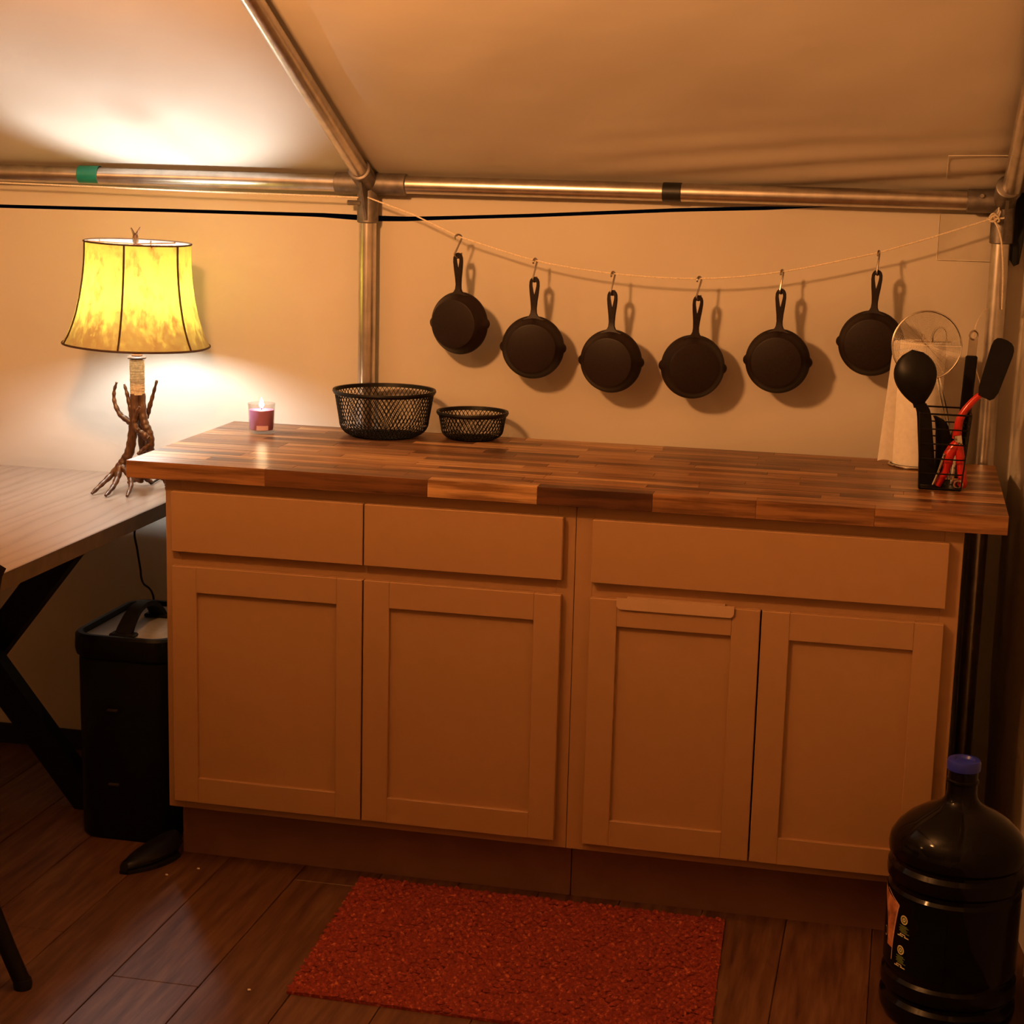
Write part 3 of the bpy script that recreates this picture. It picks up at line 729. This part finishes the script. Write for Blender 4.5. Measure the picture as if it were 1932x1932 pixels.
# ------------------------------------------------------------------ candle
CXc, CYc = .054, .452
cn = thing('candle', (CXc, CYc, CZ1), 'lit plum coloured candle in a clear glass on the worktop', 'candle')
MB().lathe([(.0001, .0005), (.027, .0005), (.0295, .002), (.0305, .006), (.0322, .060), (.0327, .0612), (.0322, .0625), (.0334, .071), (.0330, .0722), (.0322, .0715), (.0312, .063), (.0310, .060), (.0285, .010), (.0270, .0075), (.0001, .0072)], (CXc, CYc, CZ1), 36).build('glass', 'glass', cn)
MB().lathe([(.0001, .0085), (.0265, .0085), (.0281, .011), (.0302, .0555), (.0297, .0565), (.0001, .0560)], (CXc, CYc, CZ1), 36).build('wax', 'wax', cn)
MB().tube([(CXc, CYc, CZ1+.0555), (CXc+.0005, CYc, CZ1+.063)], .0009, 6).build('wick', 'rubber', cn)
MB().lathe([(.0001, .0605), (.0035, .0625), (.0055, .0665), (.0055, .0700), (.0038, .0765), (.0016, .0820), (.0001, .0860)], (CXc, CYc, CZ1), 14).build('flame', 'flame', cn)
a0 = math.radians(-66)
st = grid(8, 2, lambda u, v: (CXc+.0322*cos(a0-.45+.9*u), CYc+.0322*sin(a0-.45+.9*u), CZ1+.010+.011*v)).build('sticker', 'sticker', cn)

# ------------------------------------------------------------------ wire mesh baskets
def basket(name, c, rt_, rb, h, label, nd, lev):
    t = thing(name, (c[0], c[1], CZ1), label, 'basket', 'black mesh baskets on the worktop')
    z0 = CZ1
    def prof(u):   # 0 bottom of wall .. 1 rim
        rr_ = rb*.70; zz = z0+.003; ch_ = .30*h
        if u < .34:
            a = (u/.34)*pi/2; return rr_+(rb-rr_)*sin(a), zz+ch_*(1-cos(a))
        q = (u-.34)/.66; return rb+(rt_-rb)*q, zz+ch_+(h-.003-ch_)*q
    m = MB()
    for s in (-1, 1):
        for k_ in range(nd):
            pts = []
            for i in range(lev+1):
                u = i/lev; r_, z_ = prof(u); a = 2*pi*(k_/nd) + s*2*pi/nd*(lev/4)*u*1.0
                pts.append((c[0]+r_*cos(a), c[1]+r_*sin(a), z_))
            m.tube(pts, .0010, 4, cap=False)
    o = m.build('mesh_side', 'black_wire', t); o['kind'] = 'stuff'
    b = MB(); rr_ = rb*.70; n_ = int(rr_*2/.0085)
    for s in (-1, 1):
        for i in range(-n_, n_+1):
            d = i*.0085
            if abs(d) >= rr_: continue
            L = math.sqrt(rr_*rr_-d*d); ux, uy = cos(s*.95), sin(s*.95)
            b.tube([(c[0]-uy*d-ux*L, c[1]+ux*d-uy*L, z0+.003), (c[0]-uy*d+ux*L, c[1]+ux*d+uy*L, z0+.003)], .0010, 4, cap=False)
    o = b.build('mesh_floor', 'black_wire', t); o['kind'] = 'stuff'
    MB().lathe([(rt_-.004, h-.0085), (rt_+.0015, h-.0095), (rt_+.0045, h-.004), (rt_+.0035, h+.0005), (rt_-.002, h), (rt_-.004, h-.0085)], (c[0], c[1], z0), 56).build('rim', 'black_wire', t)
    MB().tube([(c[0]+rr_*cos(a*pi/24), c[1]+rr_*sin(a*pi/24), z0+.0018) for a in range(48)], .0018, 6, closed=True).build('base_ring', 'black_wire', t)
basket('mesh_basket', (.3405, .522), .1205, .1075, .1120, 'larger of the two round black wire mesh baskets on the worktop', 66, 26)
basket('mesh_basket', (.5525, .553), .0828, .0745, .0670, 'smaller of the two round black wire mesh baskets on the worktop', 48, 16)

# ------------------------------------------------------------------ paper towel on its holder
PX, PY, PR = 1.594, .535, .052
ph = thing('paper_towel_holder', (PX, PY, CZ1), 'chrome wire base and rod holding the paper towel roll', 'towel holder')
MB().tube([(PX+(PR+.004)*cos(a*pi/24), PY+(PR+.004)*sin(a*pi/24), CZ1+.003) for a in range(48)], .003, 8, closed=True).build('base_ring', 'chrome', ph)
m = MB()
for a in (0.3, 1.87): m.tube([(PX+(PR+.004)*cos(a), PY+(PR+.004)*sin(a), CZ1+.003), (PX-(PR+.004)*cos(a), PY-(PR+.004)*sin(a), CZ1+.003)], .0022, 6)
m.build('base_cross', 'chrome', ph)
MB().tube([(PX, PY, CZ1+.003), (PX, PY, CZ1+.300)], .003, 8).build('rod', 'chrome', ph)
pr = thing('paper_towel_roll', (PX, PY, CZ1+.0065), 'white paper towel roll with a loose sheet standing behind the caddy', 'paper towel')
MB().lathe([(.021, .0065), (PR, .0065), (PR+.0006, .02), (PR+.0006, .272), (PR-.001, .283), (.021, .283), (.021, .0065)], (PX, PY, CZ1), 40).build('roll', 'paper', pr)
MB().lathe([(.0195, .0068), (.0207, .0068), (.0207, .2835), (.0195, .2835), (.0195, .0068)], (PX, PY, CZ1), 24).build('core', 'card', pr)
def sheet(u, v):
    a = math.radians(200); bx_, by_ = PX+(PR+.001)*cos(a), PY+(PR+.001)*sin(a)
    L = u*.028*(1.25-.75*v) ; zz = CZ1+.010+.272*v
    return (bx_ - L*.93, by_ - L*.45 + .012*u*u*(1-v), zz + .004*sin(u*3))
s1 = grid(10, 14, sheet); s1.add([(x_+.0003, y_+.0008, z_) for x_, y_, z_ in s1.v], [tuple(reversed(f)) for f in s1.f]); s1.build('loose_sheet', 'paper', pr)

# ------------------------------------------------------------------ wire utensil caddy
ca = thing('utensil_caddy', (1.648, .28, CZ1), 'black wire caddy crowded with kitchen utensils on the worktop', 'caddy')
def cad(z):
    q = (z-CZ1)/.162; return 1.6045-.008*q, 1.690+.011*q, .222-.006*q, .338+.006*q
for k_ in range(6):
    z = CZ1+.004+.0316*k_; a, b, c, d = cad(z)
    MB().tube([(x_, y_, z) for x_, y_ in rrect(a, b, c, d, .008, 3)], .0017 if k_ < 5 else .0022, 6, closed=True).build('hoop', 'black_wire', ca)
for u, v in ((0, 0), (1, 0), (0, 1), (1, 1), (0, .5), (1, .5)):
    pts = []
    for z in (CZ1+.003, CZ1+.162):
        a, b, c, d = cad(z); pts.append((a+(b-a)*u + (.001 if u else -.001)*0, c+(d-c)*v, z))
    MB().tube(pts, .0017, 6).build('upright', 'black_wire', ca)
a, b, c, d = cad(CZ1)
MB().box(a, b, c, d, CZ1+.0005, CZ1+.0035, .001).build('base_plate', 'black_metal', ca)

# black ladle / spoon
ut = lambda name, loc, label, cat: thing(name, loc, label, cat, 'utensils in the wire caddy')
sp = ut('serving_spoon', (1.622, .245, CZ1+.005), 'large black nylon serving spoon, bowl up, in the wire caddy', 'spoon')
rg = []
c0 = Vector((1.583, .248, 1.146))
m = MB(); nU, nV = 14, 24
outl = lambda t: (.0445*math.sin(pi*min(1, max(0, t))**.80)**.72 if 0 < t < 1 else .0)
for i in range(nU+1):
    t = i/nU; z = .060-.122*t; hw = max(.0006, outl(t)*(1 if t < .75 else 1)); hw = max(hw, .012 if t > .9 else 0.0006)
    dp = .022*math.sin(pi*min(1, max(0.02, t*.96)))
    ring = []
    for k_ in range(nV):
        a = 2*pi*k_/nV; x_ = hw*cos(a); dome = math.sqrt(max(0, 1-(x_/max(hw, 1e-6))**2))
        y_ = -dp*dome if sin(a) > 0 else -dp*dome+.003+.0005
        ring.append(c0+Matrix.Rotation(math.radians(-11), 3, 'Y') @ Vector((x_, y_, z)))
    rg.append(ring)
m.loft(rg); m.build('bowl', 'nylon', sp)
hp = spline([(1.5945, .246, 1.094), (1.604, .248, 1.074), (1.610, .250, 1.03), (1.617, .254, .97), (1.622, .258, CZ1+.006)], 5)
m = MB(); m.loft([[p+Vector((w_*sx, .004*sy, 0)) for sx, sy in ((-1, -1), (1, -1), (1, 1), (-1, 1))] for p, w_ in ((p, .0135+.0045*i/len(hp)) for i, p in enumerate(hp))]); m.build('handle', 'nylon', sp)
# second black utensil: handle only
s2 = ut('nylon_handle_tool', (1.640, .27, CZ1+.005), 'black tapered utensil handle leaning in the caddy between spoon and red tool', 'utensil')
m = MB(); hp = [(1.628, .297, 1.062), (1.641, .294, 1.050), (1.648, .292, 1.02), (1.650, .290, .97), (1.646, .290, CZ1+.006)]; ws = [.004, .012, .016, .015, .012]
m.loft([[Vector(p)+Vector((w_*cos(a*pi/6), .006*sin(a*pi/6), 0)) for a in range(12)] for p, w_ in zip(spline(hp, 4), [ws[min(4, i//4)]+(ws[min(4, i//4+1)]-ws[min(4, i//4)])*(i % 4)/4 for i in range(17)])])
m.build('grip', 'nylon', s2)
m = MB(); m.tube(spline([(1.684, .306, 1.048), (1.668, .305, 1.015), (1.648, .304, .985), (1.632, .303, CZ1+.008)], 5), [.008]*16, 8); m.build('shaft', 'nylon', s2)
# splatter screen
sc_ = ut('splatter_screen', (1.66, .335, CZ1+.006), 'round fine wire splatter screen with steel rim standing in the caddy', 'strainer')
SC = Vector((1.602, .372, 1.204)); SR = .0735
SM = Matrix.Translation(SC) @ Matrix.Rotation(math.radians(6), 4, 'Z') @ Matrix.Rotation(math.radians(-6), 4, 'X')
m = MB(); m.tube([SM @ Vector((SR*cos(a*pi/32), 0, SR*sin(a*pi/32))) for a in range(64)], .0021, 8, closed=True); m.build('rim', 'chrome', sc_)
m = MB()
for k_ in range(1, 27):
    r_ = SR*k_/27; n_ = 40; m.tube([SM @ Vector((r_*cos(a*2*pi/n_), 0, r_*sin(a*2*pi/n_))) for a in range(n_)], .0004, 3, closed=True)
for k_ in range(16):
    a = k_*pi/16; m.tube([SM @ Vector((SR*cos(a), 0, SR*sin(a))), SM @ Vector((-SR*cos(a), 0, -SR*sin(a)))], .0003 if k_ % 4 else .0006, 3)
o = m.build('wire_mesh', 'chrome', sc_); o['kind'] = 'stuff'
m = MB(); m.tube([SM @ Vector(p) for p in spline([(.012, -.003, .008), (.012, -.006, .024), (.018, -.008, .036), (.027, -.009, .040), (.036, -.008, .036), (.041, -.006, .022), (.041, -.003, .008)], 4)], .0016, 6)
m.tube([SM @ Vector((.010, -.003, .008)), SM @ Vector((.050, -.003, .009))], .0012, 6); m.build('lift_loop', 'chrome', sc_)
m = MB(); p0 = SM @ Vector((.028, 0, -SR*.93))
for dx in (-.0032, .0032): m.tube([p0+Vector((dx, 0, 0)), Vector((1.655+dx, .345, 1.05)), Vector((1.668+dx, .325, CZ1+.006))], .0019, 6)
m.build('handle', 'chrome', sc_)
# tongs
tg = ut('tongs', (1.69, .33, CZ1+.006), 'steel tongs with black grip and hanging hole at the back of the caddy', 'tongs')
TM = lambda p: Vector((1.6985+(p[2]-1.24)*.035+p[0], .345+(1.24-p[2])*.05+p[1], p[2]))
m = MB(); rg = []
m.box(-.0095, .0095, -.002, .002, 1.187, 1.225); m.xf(Matrix.Identity(4)); m.v = [tuple(TM(p)) for p in m.v]
m.tube([TM((.0082*cos(a*pi/8), 0, 1.2325+.0095*sin(a*pi/8))) for a in range(16)], .0026, 6, closed=True); m.build('steel_tip', 'chrome', tg)
m = MB(); m.box(-.0125, .0125, -.006, .006, CZ1+.075, 1.189, .003); m.v = [tuple(TM(p)) for p in m.v]; m.build('grip', 'nylon', tg)
m = MB(); m.box(-.008, .008, -.003, .003, CZ1+.006, CZ1+.078); m.v = [tuple(TM(p)) for p in m.v]; m.build('arm', 'chrome', tg)
# red handled turner
tn = ut('turner', (1.672, .285, CZ1+.006), 'black bladed turner with curved red handle in the wire caddy', 'turner')
TB = Matrix.Translation((1.746, .288, 1.168)) @ Matrix.Rotation(math.radians(14), 4, 'Y') @ Matrix.Rotation(math.radians(-8), 4, 'X')
m = MB(); ring = [(-.018, -.062), (.008, -.066), (.015, -.060), (.020, -.046), (.0245, .035), (.0238, .046), (.0205, .055), (.014, .061), (.004, .0645), (-.009, .0655), (-.017, .0635), (-.0225, .057), (-.0245, .045), (-.0225, -.045)]
m.loft([[TB @ Vector((p[0], -.0018, p[1])) for p in ring], [TB @ Vector((p[0], .0018, p[1])) for p in ring]]); m.build('blade', 'nylon', tn, smooth=False)
hp = spline([(1.727, .285, 1.118), (1.712, .284, 1.108), (1.693, .283, 1.085), (1.680, .283, 1.060), (1.677, .283, 1.035), (1.676, .284, 1.018)], 5)
MB().tube(hp, lerpr(.0062, .0100, len(hp)), 12).build('handle', 'red', tn)
MB().tube([(1.676, .284, 1.016), (1.674, .285, .96), (1.672, .286, CZ1+.006)], .004, 8).build('shank', 'chrome', tn)
# red can opener
co = ut('can_opener', (1.672, .245, CZ1+.006), 'red gripped steel can opener with splayed handles low in the caddy', 'can opener')
m = MB(); m.tube([(1.6765, .244, 1.030), (1.680, .244, 1.010)], .0085, 10); m.build('collar', 'chrome', co)
MB().tube(spline([(1.679, .244, 1.013), (1.670, .243, 1.003), (1.661, .242, .985), (1.658, .242, .955), (1.651, .243, .940), (1.642, .245, CZ1+.008)], 4), [.008]+[.012]*10+[.008]*10, 12).build('grip', 'red', co)
MB().tube(spline([(1.680, .242, 1.011), (1.685, .241, .985), (1.690, .241, .955), (1.694, .241, .932), (1.692, .243, CZ1+.010)], 4), [.0075]+[.0095]*16, 12).build('grip', 'red', co)
MB().tube([(1.652, .232, .992), (1.643, .234, .955), (1.633, .236, CZ1+.010)], .003, 8).build('steel_edge', 'chrome', co)
MB().tube([(1.684+.0085*cos(a*pi/8), .229, CZ1+.014+.0085*sin(a*pi/8)) for a in range(16)], .0026, 6, closed=True).build('turning_wheel', 'chrome', co)

# ------------------------------------------------------------------ water jug
JX, JY, JR = 1.716, -.285, .1275
jg = thing('water_jug', (JX, JY, Z0), 'large dark ribbed water jug with blue cap on the floor at the right', 'water jug')
jp = [(.0001, .004), (.09, .004), (.105, 0), (.118, .006), (JR-.002, .020), (JR, .034), (JR-.001, .046), (JR-.009, .054), (JR-.009, .060), (JR-.001, .068), (JR, .078), (JR-.002, .092), (JR-.008, .098), (JR-.008, .106),
      (JR-.004, .112), (JR-.004, .262), (JR-.009, .268), (JR-.009, .276), (JR-.001, .284), (JR, .296), (JR-.001, .308), (JR-.008, .316), (JR-.008, .322), (JR-.001, .330), (JR, .343), (JR-.003, .358), (JR-.014, .376), (JR-.032, .394),
      (JR-.056, .410), (JR-.078, .421), (.036, .430), (.0295, .440), (.0275, .452), (.0275, .468), (.0300, .470), (.0300, .474), (.0275, .476), (.0275, .492)]
MB().lathe([(r_, z_) for r_, z_ in jp], (JX, JY, Z0), 64, cap1=True).build('body', 'jug', jg)
MB().lathe([(.0280, .493), (.0308, .494), (.0312, .508), (.0292, .513), (.0200, .514), (.0170, .509), (.0001, .508)], (JX, JY, Z0), 36).build('cap', 'cap', jg)
# label wrapped on the jug: local u = angle, v = height
LRr = JR-.004+.0008
acen = math.atan2(-1, 0) - .84
def LP(u, v, k_=0):       # u metres along the girth from the label axis, v metres above the floor
    a = acen + u/LRr; r_ = LRr+.0004*k_
    return (JX+r_*cos(a), JY+r_*sin(a), Z0+v)
lb = grid(40, 4, lambda u, v: LP(-.17+.26*u, .114+.146*v)).build('label', 'lab_black', jg)
def flat(name, outline, mat, k_):
    m = MB(); us = outline; m.add([LP(u, v, k_) for u, v in us], [tuple(range(len(us)))]); return m.build(name, mat, lb, smooth=False)
def strip(pts, wd, k_, m):
    for (u0, v0), (u1, v1) in zip(pts, pts[1:]):
        d = Vector((u1-u0, v1-v0)); d = d.normalized()*wd/2; nx, ny = -d.y, d.x
        m.add([LP(u0+nx-d.x*.4, v0+ny-d.y*.4, k_), LP(u0-nx-d.x*.4, v0-ny-d.y*.4, k_), LP(u1-nx+d.x*.4, v1-ny+d.y*.4, k_), LP(u1+nx+d.x*.4, v1+ny+d.y*.4, k_)], [(0, 1, 2, 3)])
    return m
pe = [(-.012, .240), (-.017, .226), (-.021, .205), (-.024, .180), (-.026, .150)]
pl = [(-.042, .151), (-.043, .180), (-.050, .205), (-.062, .226), (-.075, .240), (-.085, .262)]
pa = grid(6, 12, lambda u, v: LP((lambda r_: -.026+.014*v**1.2 - r_*u)(.022+.060*v*v), .150+.092*v + .016*u*v, 1)).build('label_picture', 'photo', lb)
strip(pe + [(-.0265, .128)], .0018, 2, MB()).build('label_line', 'lab_edge', lb, smooth=False)
strip([(-.012, .241), (-.035, .250), (-.060, .258)], .0016, 2, MB()).build('label_line', 'lab_edge', lb, smooth=False)
for vc in (.218, .157):
    u0 = .004 if vc > .2 else .0
    for r_, wd, mt in ((.0078, .0024, 'lab_pale'), (.0050, .0014, 'lab_green'), (.0026, .0022, 'lab_pale')):
        strip([(u0+r_*cos(a*pi/10), vc+r_*sin(a*pi/10)) for a in range(21)], wd, 2, MB()).build('ring_mark', mt, lb, smooth=False)
    m = MB()
    for q in range(6):
        vv = vc-.0125-.0026*q; jit = [.0, .0025, -.001, .001, .0, .004][q]
        strip([(u0-.0105+jit, vv), (u0+.0085+jit*1.5, vv)], .0011, 2, m)
    m.build('small_print', 'lab_green', lb, smooth=False)
    vv = vc-.0335
    m = MB(); strip([(u0-.0145, vv), (u0+.0135, vv)], .0022, 2, m)
    strip([(u0-.008, vv), (u0-.008, vv+.0042), (u0+.004, vv+.0042), (u0+.0055, vv+.0018), (u0+.0055, vv)], .0018, 2, m)
    m.build('heading_print', 'lab_pale', lb, smooth=False)
strip([(-.058+.006*cos(a*pi/10), .172+.009*sin(a*pi/10)) for a in range(-7, 8)], .0014, 2, MB()).build('ring_mark', 'lab_edge', lb, smooth=False)

# ------------------------------------------------------------------ woven rug
RC = [Vector((.444, .030)), Vector((1.261, .024)), Vector((1.291, -.560)), Vector((.474, -.543))]
def rug_xy(u, v): return RC[0]*(1-u)*(1-v)+RC[1]*u*(1-v)+RC[2]*u*v+RC[3]*(1-u)*v
rg_ = thing('rug', (.86, -.26, Z0), 'reddish woven rug on the floor in front of the cabinets', 'rug')
base = grid(40, 28, lambda u, v: (*rug_xy(u, v), Z0+.0062+.0012*wobble(u*9, v*7)))
top = list(base.v); base.add([(x_, y_, Z0+.0003) for x_, y_, z_ in top], [tuple(reversed(f)) for f in base.f[:]])
ed = [i for i in range(41)] + [j*41+40 for j in range(1, 29)] + [28*41+i for i in range(39, -1, -1)] + [j*41 for j in range(27, 0, -1)]
nn = 29*41; base.f += [(ed[i], ed[(i+1) % len(ed)], ed[(i+1) % len(ed)]+nn, ed[i]+nn) for i in range(len(ed))]
base.build('backing', 'rug', rg_)
ym = MB(); NR, NC = 40, 48
for r in range(NR):
    for c in range(NC):
        u = (c+.5*(r % 2)+.25+random.uniform(-.1, .1))/NC; v = (r+.5)/NR
        if u > .995: continue
        p = rug_xy(u, v); hz_ = Z0+.0066+random.uniform(-.0008, .0016); L = .0096; W = .0072; H = .0052*random.uniform(.5, 1.4)
        an = random.uniform(-.25, .25)+(.35 if r % 2 else -.35); ca_, sa = cos(an), sin(an)
        q = lambda a, b, z_: (p.x+a*ca_-b*sa, p.y+a*sa+b*ca_, hz_+z_)
        ym.add([q(-L, 0, -.001), q(-L*.45, -W, 0), q(L*.45, -W, 0), q(L, 0, -.001), q(L*.45, W, 0), q(-L*.45, W, 0), q(-L*.4, 0, H), q(L*.4, 0, H)],
               [(0, 1, 6), (1, 2, 7, 6), (2, 3, 7), (3, 4, 7), (4, 5, 6, 7), (5, 0, 6)])
o = ym.build('woven_yarn', 'rug', rg_, sharp=80); o['kind'] = 'stuff'

# ------------------------------------------------------------------ crumbs
for i, (px_, py_, lab) in enumerate(((.021, -.067, 'pale crumb on the floor nearest the black shoe'), (.075, -.015, 'pale crumb on the floor in front of the toe kick'), (.40, -.55, 'pale crumb on the floor left of the rug corner'))):
    m = MB(); bm = bmesh.new(); bmesh.ops.create_icosphere(bm, subdivisions=1, radius=.0027)
    m.add([(px_+q.co.x*1.3*(1+.3*random.random()), py_+q.co.y*(1+.3*random.random()), Z0+.0022+q.co.z*.8) for q in bm.verts], [[q.index for q in f.verts] for f in bm.faces]); bm.free()
    tag(m.build('crumb', 'crumb', origin=(px_, py_, Z0)), lab, 'crumb', 'crumbs on the floor')

# ------------------------------------------------------------------ the two hanging lanterns (outside the frame), each over an added light-blocking plate
for (lx, ly, lz), pw, lab in LANTERNS:
    t = thing('hanging_lantern', (lx, ly, lz-.125), lab, 'lantern', 'hanging lanterns')
    MB().lathe([(.0001, -.135), (.12, -.135), (.138, -.128), (.150, -.118), (.138, -.120), (.0001, -.122)], (lx, ly, lz), 32).build('base_plate', 'black_metal', t)  # opaque plate added to keep warm light off the floor and lower cabinets
    pl = bpy.data.lights.new('lantern_light', 'POINT'); pl.energy = pw; pl.color = WARM; pl.shadow_soft_size = .08
    po = bpy.data.objects.new('lantern_light', pl); COL.objects.link(po); po.parent = t; po.location = (0, 0, .125)
    for k_ in range(3):
        a = 2*pi*k_/3+.4; MB().tube([(lx+.1*cos(a), ly+.1*sin(a), lz-.118), (lx+.1*cos(a), ly+.1*sin(a), lz+.13), (lx, ly, lz+.19)], .002, 6).build('guard_wire', 'black_wire', t)
    MB().tube([(lx, ly, lz+.19), (lx, ly, roof_z(ly)-.01)], .002, 6).build('hanging_cord', 'cord', t)
